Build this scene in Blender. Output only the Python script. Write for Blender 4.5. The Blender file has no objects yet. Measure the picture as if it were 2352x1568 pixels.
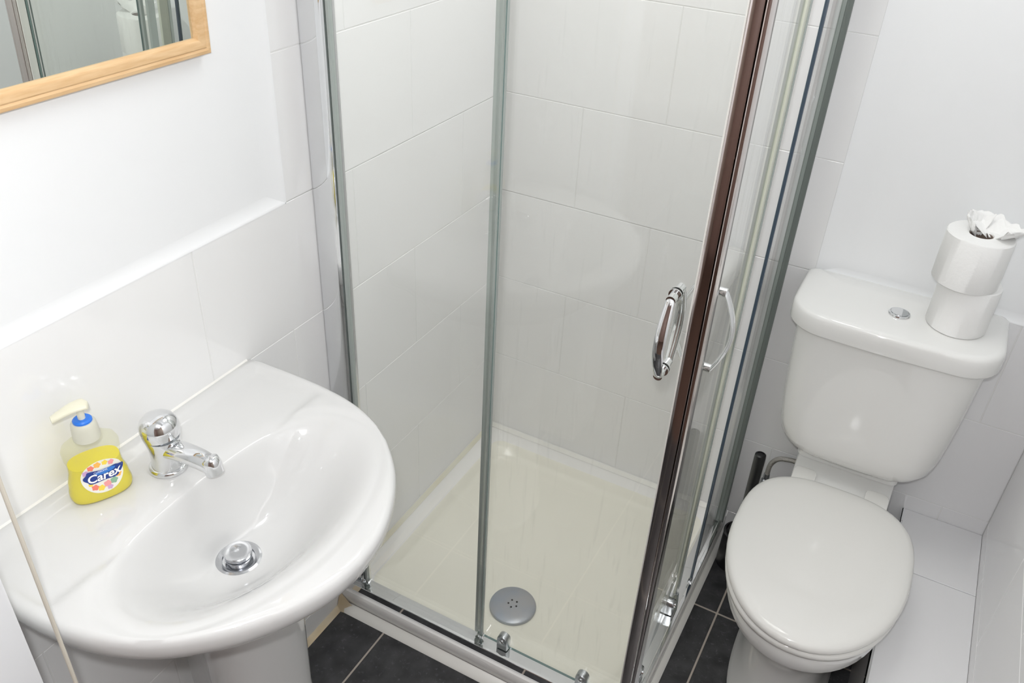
import bpy, bmesh, math, random
from mathutils import Matrix, Vector, noise

random.seed(7)
S = bpy.context.scene
COL = S.collection
PI = math.pi

# ------------------------------------------------------------------ camera
R = [[0.8781109, 0.476236, 0.0460481], [0.295995, -0.4651018, -0.8343065], [-0.3759097, 0.7462437, -0.5493744]]
F = 1964.048
cam_d = bpy.data.cameras.new('camera')
cam_d.sensor_fit = 'HORIZONTAL'
cam_d.sensor_width = 36.0
cam_d.lens = F * 36.0 / 2352.0
cam_d.clip_start = 0.02
cam = bpy.data.objects.new('camera', cam_d)
COL.objects.link(cam)
M = Matrix(((R[0][0], -R[1][0], -R[2][0], 0.0),
            (R[0][1], -R[1][1], -R[2][1], 0.0),
            (R[0][2], -R[1][2], -R[2][2], 1.71),
            (0, 0, 0, 1)))
cam.matrix_world = M
S.camera = cam

# ------------------------------------------------------------------ world, lights, exposure
w = bpy.data.worlds.new('world')
S.world = w
w.use_nodes = True
w.node_tree.nodes['Background'].inputs[0].default_value = (0.8, 0.85, 0.9, 1)
w.node_tree.nodes['Background'].inputs[1].default_value = 0.15

def light(name, kind, loc, energy, color=(1, 1, 1), **kw):
    d = bpy.data.lights.new(name, kind)
    d.energy = energy
    d.color = color
    for k, v in kw.items():
        setattr(d, k, v)
    o = bpy.data.objects.new(name, d)
    o.location = loc
    COL.objects.link(o)
    return o

# the photographer's flash just above the lens
light('camera_flash', 'POINT', (-0.02, -0.01, 1.775), 27.5, (0.985, 0.99, 1.0), shadow_soft_size=0.016)
# added fill over the shower to brighten it, no lamp is seen there
light('shower_fill', 'AREA', (-0.40, 1.30, 2.27), 7.0, (1.0, 0.99, 0.97), shape='DISK', size=0.60)
# added fill standing in for flash light bounced off the ceiling
light('bounce_fill', 'AREA', (0.0, 0.00, 2.27), 5.0, (1.0, 0.98, 0.95), shape='DISK', size=0.5)

S.view_settings.view_transform = 'Standard'
S.view_settings.look = 'None'
S.view_settings.gamma = 1.0
S.view_settings.use_curve_mapping = False
S.view_settings.exposure = 0.0
try:
    S.cycles.max_bounces = 14
    S.cycles.diffuse_bounces = 7
    S.cycles.glossy_bounces = 8
    S.cycles.transparent_max_bounces = 24
except Exception:
    pass

# ------------------------------------------------------------------ materials
def srgb(r, g, b):
    f = lambda c: ((c / 255.0) / 12.92) if c / 255.0 <= 0.04045 else (((c / 255.0) + 0.055) / 1.055) ** 2.4
    return (f(r), f(g), f(b), 1.0)

def mat(name, color, rough=0.5, metal=0.0, spec=0.5, noise_amt=0.0, noise_scale=20.0, bump=0.0, bump_scale=30.0,
        color2=None, coat=0.0, stretch=None, sub=0.0, trans=0.0):
    m = bpy.data.materials.new(name)
    m.use_nodes = True
    nt = m.node_tree
    p = nt.nodes['Principled BSDF']
    p.inputs['Base Color'].default_value = color
    p.inputs['Roughness'].default_value = rough
    p.inputs['Metallic'].default_value = metal
    p.inputs['Specular IOR Level'].default_value = spec
    p.inputs['Coat Weight'].default_value = coat
    p.inputs['Coat Roughness'].default_value = 0.04
    p.inputs['Transmission Weight'].default_value = trans
    tc = nt.nodes.new('ShaderNodeTexCoord')
    src = tc.outputs['Object']
    if stretch:
        mp = nt.nodes.new('ShaderNodeMapping')
        mp.inputs['Scale'].default_value = stretch
        nt.links.new(src, mp.inputs[0])
        src = mp.outputs[0]
    if color2 is not None:
        n = nt.nodes.new('ShaderNodeTexNoise')
        n.inputs['Scale'].default_value = noise_scale
        n.inputs['Detail'].default_value = 6
        nt.links.new(src, n.inputs['Vector'])
        r = nt.nodes.new('ShaderNodeValToRGB')
        r.color_ramp.elements[0].position = 0.35
        r.color_ramp.elements[1].position = 0.7
        r.color_ramp.elements[0].color = color
        r.color_ramp.elements[1].color = color2
        nt.links.new(n.outputs['Fac'], r.inputs[0])
        nt.links.new(r.outputs[0], p.inputs['Base Color'])
    if bump > 0:
        n2 = nt.nodes.new('ShaderNodeTexNoise')
        n2.inputs['Scale'].default_value = bump_scale
        n2.inputs['Detail'].default_value = 3
        nt.links.new(src, n2.inputs['Vector'])
        b = nt.nodes.new('ShaderNodeBump')
        b.inputs['Strength'].default_value = bump
        b.inputs['Distance'].default_value = 0.002
        nt.links.new(n2.outputs['Fac'], b.inputs['Height'])
        nt.links.new(b.outputs[0], p.inputs['Normal'])
    return m

def glass_mat(name, tint, streaks=False):
    """clear flat pane: tinted see-through mixed with a Fresnel mirror, plus faint dried water marks and a painted haze of room reflection"""
    m = bpy.data.materials.new(name)
    m.use_nodes = True
    nt = m.node_tree
    for n in list(nt.nodes):
        nt.nodes.remove(n)
    out = nt.nodes.new('ShaderNodeOutputMaterial')
    tr = nt.nodes.new('ShaderNodeBsdfTransparent')
    tr.inputs[0].default_value = (*tint, 1)
    gl = nt.nodes.new('ShaderNodeBsdfGlossy')
    gl.inputs['Roughness'].default_value = 0.0
    gl.inputs['Color'].default_value = (1, 1, 1, 1)
    geo = nt.nodes.new('ShaderNodeNewGeometry')
    ior = nt.nodes.new('ShaderNodeMix')
    ior.inputs[2].default_value = 1.45
    ior.inputs[3].default_value = 1.0 / 1.45
    nt.links.new(geo.outputs['Backfacing'], ior.inputs[0])
    fr = nt.nodes.new('ShaderNodeFresnel')
    nt.links.new(ior.outputs[0], fr.inputs['IOR'])
    mx = nt.nodes.new('ShaderNodeMixShader')
    nt.links.new(fr.outputs[0], mx.inputs[0])
    nt.links.new(tr.outputs[0], mx.inputs[1])
    nt.links.new(gl.outputs[0], mx.inputs[2])
    last = mx
    if streaks:
        tc = nt.nodes.new('ShaderNodeTexCoord')
        mp = nt.nodes.new('ShaderNodeMapping')
        mp.inputs['Scale'].default_value = (60, 60, 5)
        nt.links.new(tc.outputs['Object'], mp.inputs[0])
        n = nt.nodes.new('ShaderNodeTexNoise')
        n.inputs['Scale'].default_value = 1.6
        n.inputs['Detail'].default_value = 3
        nt.links.new(mp.outputs[0], n.inputs['Vector'])
        r = nt.nodes.new('ShaderNodeValToRGB')
        r.color_ramp.elements[0].position = 0.6
        r.color_ramp.elements[1].position = 0.82
        r.color_ramp.elements[0].color = (0.02, 0.02, 0.02, 1)  # even white haze between the marks, stands in for the bright room's reflection
        r.color_ramp.elements[1].color = (0.10, 0.10, 0.10, 1)
        nt.links.new(n.outputs['Fac'], r.inputs[0])
        df = nt.nodes.new('ShaderNodeBsdfDiffuse')
        df.inputs[0].default_value = (0.85, 0.87, 0.85, 1)
        m2 = nt.nodes.new('ShaderNodeMixShader')
        nt.links.new(r.outputs[0], m2.inputs[0])
        nt.links.new(mx.outputs[0], m2.inputs[1])
        nt.links.new(df.outputs[0], m2.inputs[2])
        last = m2
    nt.links.new(last.outputs[0], out.inputs[0])
    return m

MT = {}
MT['plaster'] = mat('white_paint', (0.84, 0.85, 0.86, 1), 0.45, bump=0.15, bump_scale=14)
MT['tile'] = mat('white_glazed_tile', (0.84, 0.84, 0.84, 1), 0.07, spec=0.55, bump=0.10, bump_scale=4)
MT['tile_wavy'] = mat('white_wavy_glazed_tile', (0.80, 0.80, 0.81, 1), 0.12, spec=0.55, bump=0.35, bump_scale=6, stretch=(9, 3, 1.2))
MT['grout'] = mat('white_grout', (0.76, 0.76, 0.75, 1), 0.7)
MT['silicone'] = mat('white_silicone', (0.83, 0.82, 0.78, 1), 0.35)
MT['silicone_old'] = mat('yellowed_silicone', (0.74, 0.69, 0.58, 1), 0.4, color2=(0.62, 0.50, 0.32, 1), noise_scale=7)
MT['silicone_tray'] = mat('faintly_yellow_silicone', (0.76, 0.75, 0.66, 1), 0.4, color2=(0.74, 0.70, 0.55, 1), noise_scale=7)
MT['slate'] = mat('dark_floor_tile', (0.022, 0.022, 0.024, 1), 0.38, color2=(0.055, 0.055, 0.058, 1), noise_scale=22, bump=0.3, bump_scale=90)
MT['floor_grout'] = mat('beige_floor_grout', (0.42, 0.37, 0.32, 1), 0.9)
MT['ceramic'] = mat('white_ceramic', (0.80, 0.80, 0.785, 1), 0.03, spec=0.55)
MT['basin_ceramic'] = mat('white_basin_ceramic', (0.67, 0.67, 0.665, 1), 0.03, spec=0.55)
MT['seat'] = mat('white_seat_plastic', (0.74, 0.735, 0.71, 1), 0.08, spec=0.5)
MT['acrylic'] = mat('white_tray_acrylic', (0.86, 0.85, 0.83, 1), 0.14, spec=0.5)
MT['tray_floor'] = mat('cream_tray', (0.88, 0.86, 0.77, 1), 0.2, spec=0.5, color2=(0.84, 0.82, 0.73, 1), noise_scale=3)
MT['chrome'] = mat('chrome', (0.80, 0.81, 0.82, 1), 0.05, metal=1.0)
MT['chrome_soft'] = mat('worn_chrome', (0.60, 0.61, 0.63, 1), 0.16, metal=1.0)
MT['chrome_dark'] = mat('brown_reflection_chrome', (0.62, 0.56, 0.54, 1), 0.10, metal=1.0)  # brown of the reflected hallway is put into the chrome's colour
MT['chrome_dull'] = mat('dull_steel', (0.50, 0.52, 0.53, 1), 0.25, metal=1.0)
MT['steel_hose'] = mat('braided_steel', (0.55, 0.53, 0.50, 1), 0.3, metal=1.0, bump=1.0, bump_scale=600)
MT['brass'] = mat('tarnished_brass', (0.45, 0.33, 0.22, 1), 0.35, metal=1.0)
MT['glass'] = glass_mat('shower_glass', (0.990, 0.995, 0.988))
MT['glass_door'] = glass_mat('shower_door_glass', (0.990, 0.994, 0.984), True)
MT['glass_edge'] = mat('glass_edge', (0.16, 0.24, 0.23, 1), 0.15)
MT['seal'] = mat('translucent_seal', (0.36, 0.40, 0.38, 1), 0.25)
MT['gasket'] = mat('gasket_dark_reflection', (0.13, 0.15, 0.14, 1), 0.2)  # dark reflection of the channel end is put into the gasket colour
MT['seal_blue'] = mat('dark_blue_seal', (0.055, 0.08, 0.11, 1), 0.25)
MT['seal_cream'] = mat('cream_seal_fin', (0.60, 0.62, 0.52, 1), 0.3)
MT['drain'] = mat('blue_grey_steel', (0.34, 0.38, 0.44, 1), 0.33, metal=0.35, color2=(0.42, 0.42, 0.43, 1), noise_scale=18)
MT['black'] = mat('black_plastic', (0.012, 0.012, 0.013, 1), 0.3)
MT['dark'] = mat('dark_hole', (0.02, 0.018, 0.016, 1), 0.8)
MT['pine'] = mat('pine_veneer', srgb(226, 192, 148), 0.4, color2=srgb(210, 170, 122), noise_scale=6, stretch=(30, 3, 30))
MT['mirror'] = mat('mirror_silver', (0.80, 0.84, 0.81, 1), 0.0, metal=1.0)
MT['paper'] = mat('tissue_paper', (0.86, 0.86, 0.85, 1), 0.95, spec=0.1, bump=0.3, bump_scale=150)
MT['card'] = mat('cardboard_tube', (0.22, 0.17, 0.14, 1), 0.9)
MT['cord'] = mat('beige_cord', (0.62, 0.58, 0.50, 1), 0.8)
MT['cream'] = mat('cream_plastic', srgb(226, 223, 202), 0.35)
MT['blue'] = mat('blue_plastic', srgb(40, 120, 225), 0.35)
MT['lbl_white'] = mat('label_white', srgb(238, 236, 226), 0.4)
MT['lbl_navy'] = mat('label_navy', srgb(30, 60, 140), 0.4)
MT['lbl_blue'] = mat('label_blue', srgb(50, 120, 205), 0.4)
MT['lbl_text'] = mat('label_text_white', (0.95, 0.95, 0.95, 1), 0.5)
MT['lbl_pink'] = mat('label_pink', srgb(240, 160, 160), 0.4)
MT['lbl_orange'] = mat('label_orange', srgb(250, 185, 90), 0.4)
MT['lbl_red'] = mat('label_coral', srgb(240, 130, 110), 0.4)
MT['lbl_lilac'] = mat('label_lilac', srgb(205, 165, 205), 0.4)
MT['lbl_green'] = mat('label_green', srgb(140, 180, 150), 0.4)
MT['lbl_yellow'] = mat('label_yellow', srgb(245, 215, 80), 0.4)
MT['carpet'] = mat('brown_carpet', (0.10, 0.06, 0.045, 1), 0.95, bump=0.5, bump_scale=400)
MT['hall'] = mat('brown_hall_door', (0.36, 0.25, 0.22, 1), 0.5, color2=(0.27, 0.18, 0.15, 1), noise_scale=3, stretch=(8, 8, 0.6))
MT['hall_wall'] = mat('hall_paint', (0.45, 0.38, 0.33, 1), 0.6)
MT['door_white'] = mat('white_gloss_paint', (0.82, 0.83, 0.85, 1), 0.25)

def bottle_mat(name, color, alpha, rough=0.12):
    m = bpy.data.materials.new(name)
    m.use_nodes = True
    nt = m.node_tree
    p = nt.nodes['Principled BSDF']
    p.inputs['Base Color'].default_value = color
    p.inputs['Roughness'].default_value = rough
    tr = nt.nodes.new('ShaderNodeBsdfTransparent')
    tr.inputs[0].default_value = color
    mx = nt.nodes.new('ShaderNodeMixShader')
    mx.inputs[0].default_value = alpha
    out = nt.nodes['Material Output']
    nt.links.new(tr.outputs[0], mx.inputs[1])
    nt.links.new(p.outputs[0], mx.inputs[2])
    nt.links.new(mx.outputs[0], out.inputs[0])
    return m
nt = MT['slate'].node_tree          # pale scuffs and specks on the dark tiles
tcs = nt.nodes.new('ShaderNodeTexCoord')
ns = nt.nodes.new('ShaderNodeTexNoise'); ns.inputs['Scale'].default_value = 130; ns.inputs['Detail'].default_value = 4
nt.links.new(tcs.outputs['Object'], ns.inputs['Vector'])
rs = nt.nodes.new('ShaderNodeValToRGB')
rs.color_ramp.elements[0].position = 0.60; rs.color_ramp.elements[0].color = (0, 0, 0, 1)
rs.color_ramp.elements[1].position = 0.80; rs.color_ramp.elements[1].color = (0.5, 0.5, 0.5, 1)
nt.links.new(ns.outputs['Fac'], rs.inputs[0])
mxs = nt.nodes.new('ShaderNodeMix'); mxs.data_type = 'RGBA'
ps = nt.nodes['Principled BSDF']
old = ps.inputs['Base Color'].links[0].from_socket
nt.links.new(rs.outputs[0], mxs.inputs[0])
nt.links.new(old, mxs.inputs[6])
mxs.inputs[7].default_value = (0.16, 0.16, 0.17, 1)
nt.links.new(mxs.outputs[2], ps.inputs['Base Color'])
MT['pet'] = bottle_mat('clear_bottle', (0.96, 0.96, 0.90, 1), 0.09)
MT['collar'] = bottle_mat('frosted_collar', (0.80, 0.79, 0.69, 1), 0.75, 0.3)
MT['soap'] = bottle_mat('yellow_soap', (0.86, 0.74, 0.004, 1), 0.86, 0.10)

# ------------------------------------------------------------------ helpers
def obj(name, bm, m, parent=None, smooth=True, kind=None, label=None, angle=35):
    me = bpy.data.meshes.new(name)
    bmesh.ops.recalc_face_normals(bm, faces=bm.faces)
    bm.to_mesh(me)
    bm.free()
    ms = m if isinstance(m, (list, tuple)) else [m]
    for x in ms:
        me.materials.append(MT[x])
    o = bpy.data.objects.new(name, me)
    COL.objects.link(o)
    if parent is not None:
        o.parent = parent
    if smooth:
        for p in me.polygons:
            p.use_smooth = True
        try:
            me.set_sharp_from_angle(angle=math.radians(angle))
        except Exception:
            pass
    if kind:
        o['kind'] = kind
    if label:
        o['label'] = label
    return o

def thing(name, label, cat, loc=(0, 0, 0), rot=(0, 0, 0), group=None):
    o = bpy.data.objects.new(name, None)
    o.empty_display_size = 0.05
    COL.objects.link(o)
    o.location = loc
    o.rotation_euler = rot
    o['label'] = label
    o['category'] = cat
    if group:
        o['group'] = group
    return o

def add_box(bm, x0, x1, y0, y1, z0, z1, bevel=0.0, seg=1, mi=0):
    r = bmesh.ops.create_cube(bm, size=1.0)
    vs = r['verts']
    for v in vs:
        v.co = Vector(((x0 + x1) / 2 + v.co.x * (x1 - x0), (y0 + y1) / 2 + v.co.y * (y1 - y0), (z0 + z1) / 2 + v.co.z * (z1 - z0)))
    fs = set()
    for v in vs:
        fs.update(v.link_faces)
    for f in fs:
        f.material_index = mi
    if bevel > 0:
        es = set()
        for v in vs:
            es.update(v.link_edges)
        bmesh.ops.bevel(bm, geom=list(es), offset=bevel, segments=seg, affect='EDGES', profile=0.5)

def box(x0, x1, y0, y1, z0, z1, bevel=0.0, seg=1):
    bm = bmesh.new()
    add_box(bm, x0, x1, y0, y1, z0, z1, bevel, seg)
    return bm

def add_loft(bm, rings, close=True, cap0=True, cap1=True, mi=0):
    vr = [[bm.verts.new(p) for p in r] for r in rings]
    n = len(rings[0])
    for a, b in zip(vr[:-1], vr[1:]):
        for i in range(n if close else n - 1):
            j = (i + 1) % n
            try:
                f = bm.faces.new((a[i], a[j], b[j], b[i]))
                f.material_index = mi
            except ValueError:
                pass
    if cap0:
        f = bm.faces.new(vr[0]); f.material_index = mi
    if cap1:
        f = bm.faces.new(list(reversed(vr[-1]))); f.material_index = mi
    return vr

def loft(rings, **k):
    bm = bmesh.new()
    add_loft(bm, rings, **k)
    return bm

def circ(cx, cy, z, r, n=32, ry=None):
    ry = r if ry is None else ry
    return [(cx + r * math.cos(2 * PI * i / n), cy + ry * math.sin(2 * PI * i / n), z) for i in range(n)]

def lathe(cx, cy, prof, n=36, cap0=True, cap1=True):
    return loft([circ(cx, cy, z, max(r, 1e-4), n) for r, z in prof], cap0=cap0, cap1=cap1)

def catmull(pts, sub=8):
    P = [Vector(p) for p in pts]
    P = [P[0] * 2 - P[1]] + P + [P[-1] * 2 - P[-2]]
    out = []
    for i in range(1, len(P) - 2):
        for k in range(sub):
            t = k / sub
            a, b, c, d = P[i - 1], P[i], P[i + 1], P[i + 2]
            out.append(0.5 * ((2 * b) + (c - a) * t + (2 * a - 5 * b + 4 * c - d) * t * t + (3 * b - a - 3 * c + d) * t ** 3))
    out.append(P[-2])
    return out

def add_tube(bm, pts, rad, n=12, flat=1.0, up=Vector((0, 0, 1)), mi=0):
    pts = [Vector(p) for p in pts]
    rings = []
    side = None
    for i, p in enumerate(pts):
        t = (pts[min(i + 1, len(pts) - 1)] - pts[max(i - 1, 0)]).normalized()
        if side is None:
            side = t.cross(up)
            if side.length < 1e-3:
                side = t.cross(Vector((1, 0, 0)))
        side = (side - t * side.dot(t)).normalized()
        nn = t.cross(side).normalized()
        r = rad(i / (len(pts) - 1)) if callable(rad) else rad
        rings.append([p + side * math.cos(2 * PI * k / n) * r + nn * math.sin(2 * PI * k / n) * r * flat for k in range(n)])
    add_loft(bm, rings, mi=mi)

def tube(pts, rad, n=12, flat=1.0, up=Vector((0, 0, 1))):
    bm = bmesh.new()
    add_tube(bm, pts, rad, n, flat, up)
    return bm

def rrect(x0, x1, y0, y1, z, r, n=8, rf=None):
    """rounded rectangle; rf = radius of the two corners at y0 (front)"""
    rf = r if rf is None else rf
    pts = []
    for (cx, cy, a0, rr) in ((x1, y0, -PI / 2, rf), (x1, y1, 0, r), (x0, y1, PI / 2, r), (x0, y0, PI, rf)):
        sx = -1 if cx == x1 else 1
        sy = 1 if cy == y0 else -1
        for k in range(n + 1):
            a = a0 + PI / 2 * k / n
            pts.append((cx + sx * rr + math.cos(a) * rr, cy + sy * rr + math.sin(a) * rr, z))
    return pts

def smooth(t):
    t = max(0.0, min(1.0, t))
    return t * t * (3 - 2 * t)

# ------------------------------------------------------------------ the setting
XL, YB, XR, YF, ZC = -0.966, 1.803, 0.348, 0.30, 2.30
PITCH, Z0, G = 0.252, 0.075, 0.0011     # tile course height, top of the cut course, half a grout joint
ZROW = [-0.177 + PITCH * k for k in range(12)]
tile_cache = {}

def tile_obj(dx, dy, dz, loc, parent, m):
    key = (round(dx, 4), round(dy, 4), round(dz, 4), m)
    if key not in tile_cache:
        bm = box(-dx / 2, dx / 2, -dy / 2, dy / 2, -dz / 2, dz / 2, 0.0006, 1)
        o = obj('tile', bm, m, parent, smooth=False)
        tile_cache[key] = o.data
    else:
        o = bpy.data.objects.new('tile', tile_cache[key])
        COL.objects.link(o)
        o.parent = parent
    o.location = loc
    return o

def splits(a, b, base, step):
    k = math.floor((a - base) / step)
    cuts = [a]
    c = base + step * k
    while c < b:
        if c > a + 0.012 and c < b - 0.012:
            cuts.append(c)
        c += step
    cuts.append(b)
    return list(zip(cuts[:-1], cuts[1:]))

TH = 0.007
wall_left = obj('wall_left', box(XL - 0.12, XL - 0.0075, YF - 0.12, YB + 0.1, 0, ZC), 'grout', kind='structure', smooth=False)
wall_back = obj('wall_back', box(XL - 0.0075, XR + 0.0075, YB + 0.0075, YB + 0.12, 0, ZC), 'grout', kind='structure', smooth=False)
wall_right = obj('wall_right', box(XR + 0.0075, XR + 0.12, YF - 0.12, YB + 0.1, 0, ZC), 'grout', kind='structure', smooth=False)
ceiling = obj('ceiling', box(XL - 0.12, XR + 0.9, -1.9, YB + 0.12, ZC, ZC + 0.05), 'plaster', kind='structure', smooth=False)

# thin bed of grout just below the faces of the tiles, cut to the tiled area
def grout_bed(name, parent, boxes):
    bm = bmesh.new()
    for b in boxes:
        add_box(bm, *b)
    return obj(name, bm, 'grout', parent, smooth=False)
YP = 1.023            # where the tiled strip beside the shower begins
ZP = 1.083            # top of the half-height tiling over the basin
XP = -0.168           # where the tiled strip on the back wall ends
ZB = 0.831            # top of the half-height tiling behind the toilet
grout_bed('grout', wall_left, [(XL - 0.0075, XL - 0.0007, YF, YB, 0, ZP - 0.001), (XL - 0.0075, XL - 0.0007, YP + 0.001, YB, ZP, ZC)])
grout_bed('grout', wall_back, [(XL, XR, YB + 0.0007, YB + 0.0075, 0, ZB - 0.001), (XL, XP - 0.001, YB + 0.0007, YB + 0.0075, ZB, ZC)])
grout_bed('grout', wall_right, [(XR + 0.0007, XR + 0.0075, YF, YB, 0, ZB - 0.001)])

# left wall tiles
for r in range(len(ZROW) - 1):
    za, zb = max(ZROW[r], 0), min(ZROW[r + 1], ZC)
    if zb - za < 0.01:
        continue
    k = r - 1          # k = 3 is the course that ends at 1.083
    base = 0.809 if k % 2 else 0.608
    y0 = YF if zb < ZP + 0.01 else YP
    for a, b in splits(y0, YB, base, 0.402):
        a2, b2 = a + G, b - G
        tile_obj(TH, b2 - a2, zb - za - 2 * G, (XL - TH / 2, (a2 + b2) / 2, (za + zb) / 2), wall_left, 'tile')
# back wall tiles
for r in range(len(ZROW) - 1):
    za, zb = max(ZROW[r], 0), min(ZROW[r + 1], ZC)
    if zb - za < 0.01:
        continue
    k = r - 1
    base = -0.757 if k % 2 else -0.556
    x1 = XR if zb < ZB + 0.01 else XP
    for a, b in splits(XL + 0.001, x1, base, 0.402):
        a2, b2 = a + G, b - G
        wavy = a > 0.0 or (b > -0.1 and a > -0.3)
        tile_obj(b2 - a2, TH, zb - za - 2 * G, ((a2 + b2) / 2, YB + TH / 2, (za + zb) / 2), wall_back, 'tile_wavy' if wavy else 'tile')
# right wall tiles
for r in range(len(ZROW) - 1):
    za, zb = max(ZROW[r], 0), min(ZROW[r + 1], ZB)
    if zb - za < 0.01:
        continue
    base = 0.809 if r % 2 else 0.608
    for a, b in splits(YF, YB, base, 0.402):
        a2, b2 = a + G, b - G
        tile_obj(TH, b2 - a2, zb - za - 2 * G, (XR + TH / 2, (a2 + b2) / 2, (za + zb) / 2), wall_right, 'tile')

# painted plaster areas, slightly behind the face of the tiles, with a sloping painted fillet along the tile edge
PD = 0.007
FW = 0.020
bm = box(XL - 0.0075, XL - PD, YF, YP, ZP, ZC)
obj('plaster', bm, 'plaster', wall_left, smooth=False)
bm = bmesh.new()
# fillet: bottom (along y) and right (along z), on the left wall
def cove(width, n=9):
    """(distance from the tile edge, depth below the tile face) of a soft painted cove"""
    return [(width * k / n, -0.0005 + (PD + 0.0006) * math.sin(PI / 2 * (k / n) ** 0.8)) for k in range(n + 1)]
cv = cove(0.026)
p = [(XL + 0.0005, ZP - 0.002), (XL - PD - 0.002, ZP - 0.002), (XL - PD - 0.002, ZP + 0.026)] + [(XL - d_, ZP + t_) for t_, d_ in reversed(cv)]
add_loft(bm, [[(x, YF, z) for x, z in p], [(x, YP + 0.001, z) for x, z in p]])
cv = cove(0.042)
p = [(XL + 0.0005, YP + 0.002), (XL - PD - 0.002, YP + 0.002), (XL - PD - 0.002, YP - 0.042)] + [(XL - d_, YP - t_) for t_, d_ in reversed(cv)]
add_loft(bm, [[(x, y, ZP - 0.002) for x, y in p], [(x, y, ZC) for x, y in p]])
obj('fillet', bm, 'plaster', wall_left, angle=60, label='thick white painted edge along the tiles')

PDB = 0.007
bm = box(XP, XR + 0.0075, YB + PDB, YB + 0.0078, ZB, ZC)
obj('plaster', bm, 'plaster', wall_back, smooth=False)
bm = bmesh.new()
FB = 0.055
cv = cove(FB)
p = [(YB + PDB + 0.002, XP + FB), (YB + PDB + 0.002, XP - 0.001), (YB - 0.0005, XP - 0.001)] + [(YB + d_, XP + t_) for t_, d_ in cv]
add_loft(bm, [[(x, y, ZB) for y, x in p], [(x, y, ZC) for y, x in p]])
cv = cove(0.024)
p = [(YB + PDB + 0.002, ZB + 0.024), (YB + PDB + 0.002, ZB - 0.001), (YB - 0.0005, ZB - 0.001)] + [(YB + d_, ZB + t_) for t_, d_ in cv]
add_loft(bm, [[(XP, y, z) for y, z in p], [(XR, y, z) for y, z in p]])
obj('fillet', bm, 'plaster', wall_back, angle=60, label='thick white painted edge along the tiles')
obj('plaster', box(XR + 0.006, XR + 0.0078, YF, YB + 0.007, ZB, ZC), 'plaster', wall_right, smooth=False)

# floor of dark tiles
floor = obj('floor', box(XL - 0.12, XR + 0.12, YF - 0.12, YB + 0.12, -0.08, -0.0007), 'floor_grout', kind='structure', smooth=False)
FX = [a for a in (-1.166, -0.828, -0.490, -0.152, 0.186, 0.524)]
FY = [0.165, 0.503, 0.841, 1.179, 1.517, 1.855]
for i in range(len(FX) - 1):
    for j in range(len(FY) - 1):
        a, b = max(FX[i], XL - 0.005), min(FX[i + 1], XR + 0.005)
        c, d = max(FY[j], YF - 0.12), min(FY[j + 1], YB + 0.005)
        g = 0.0022
        tile_obj(b - a - 2 * g, d - c - 2 * g, 0.008, ((a + b) / 2, (c + d) / 2, -0.004), floor, 'slate')
obj('carpet', box(-1.1, 1.2, -1.8, YF - 0.12, -0.08, -0.004), 'carpet', floor, smooth=False)

# boxed pipe ledge beside the toilet, tiled, with a chrome edge strip: part of the right wall
LX, LZ = 0.172, 0.286
boxing = obj('boxing', box(LX + 0.008, XR + 0.007, YF - 0.05, YB, 0, LZ - 0.008), 'grout', wall_right, smooth=False,
             label='boxed pipe ledge covered in white tiles')
for a, b in splits(YF - 0.05, YB, 1.595, 0.402):
    tile_obj(XR - LX - 0.003, b - a - 2 * G, 0.0075, ((LX + XR) / 2 + 0.001, (a + b) / 2, LZ - 0.0040), boxing, 'tile_wavy')
    tile_obj(0.0075, b - a - 2 * G, LZ - 0.012, (LX + 0.004, (a + b) / 2, LZ / 2 - 0.006), boxing, 'tile')
bm = bmesh.new()
add_box(bm, LX - 0.001, LX + 0.0007, YF - 0.05, YB - 0.002, LZ - 0.012, LZ + 0.0008)
add_box(bm, LX - 0.001, LX + 0.005, YF - 0.05, YB - 0.002, LZ - 0.0007, LZ + 0.0008)
obj('edge_strip', bm, 'chrome', boxing, smooth=False, label='chrome tile edge strip')

# sealant beads along the foot of the walls
def bead(name, pts_a, pts_b, parent, m, label=None):
    bm = bmesh.new()
    add_loft(bm, [pts_a, pts_b])
    return obj(name, bm, m, parent, label=label, angle=80)
s = 0.012
bead('sealant', [(XL - 0.001, YF, 0), (XL + s, YF, 0), (XL + s * .5, YF, s * .5), (XL, YF, s), (XL - 0.001, YF, s)],
     [(XL - 0.001, 1.062, 0), (XL + s, 1.062, 0), (XL + s * .5, 1.062, s * .5), (XL, 1.062, s), (XL - 0.001, 1.062, s)], wall_left, 'silicone_old', 'yellowed sealant bead')

# front wall nib with the door lining on the left, lintel, hallway behind
wall_front = obj('wall_front', box(XL - 0.12, -0.765, 0.16, YF, 0, ZC), 'plaster', kind='structure', smooth=False)
obj('door_lining', box(-0.766, -0.738, 0.14, YF + 0.001, 0, 2.05, 0.004, 2), 'door_white', wall_front, label='white gloss door lining')
obj('lintel', box(-0.765, XR + 0.12, 0.16, YF, 2.05, ZC), 'plaster', wall_front, smooth=False)
bm = bmesh.new()
add_box(bm, -1.15, -1.1, -1.8, 0.16, 0, ZC)
add_box(bm, 1.15, 1.2, -1.8, 0.16, 0, ZC)
add_box(bm, XR + 0.12, 1.2, 0.1, 0.16, 0, ZC)
obj('hall_side', bm, 'hall_wall', wall_front, smooth=False)
wall_hall = obj('wall_hall', box(-1.15, 1.2, -1.85, -1.8, 0, ZC), 'hall', kind='structure', smooth=False)

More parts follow.
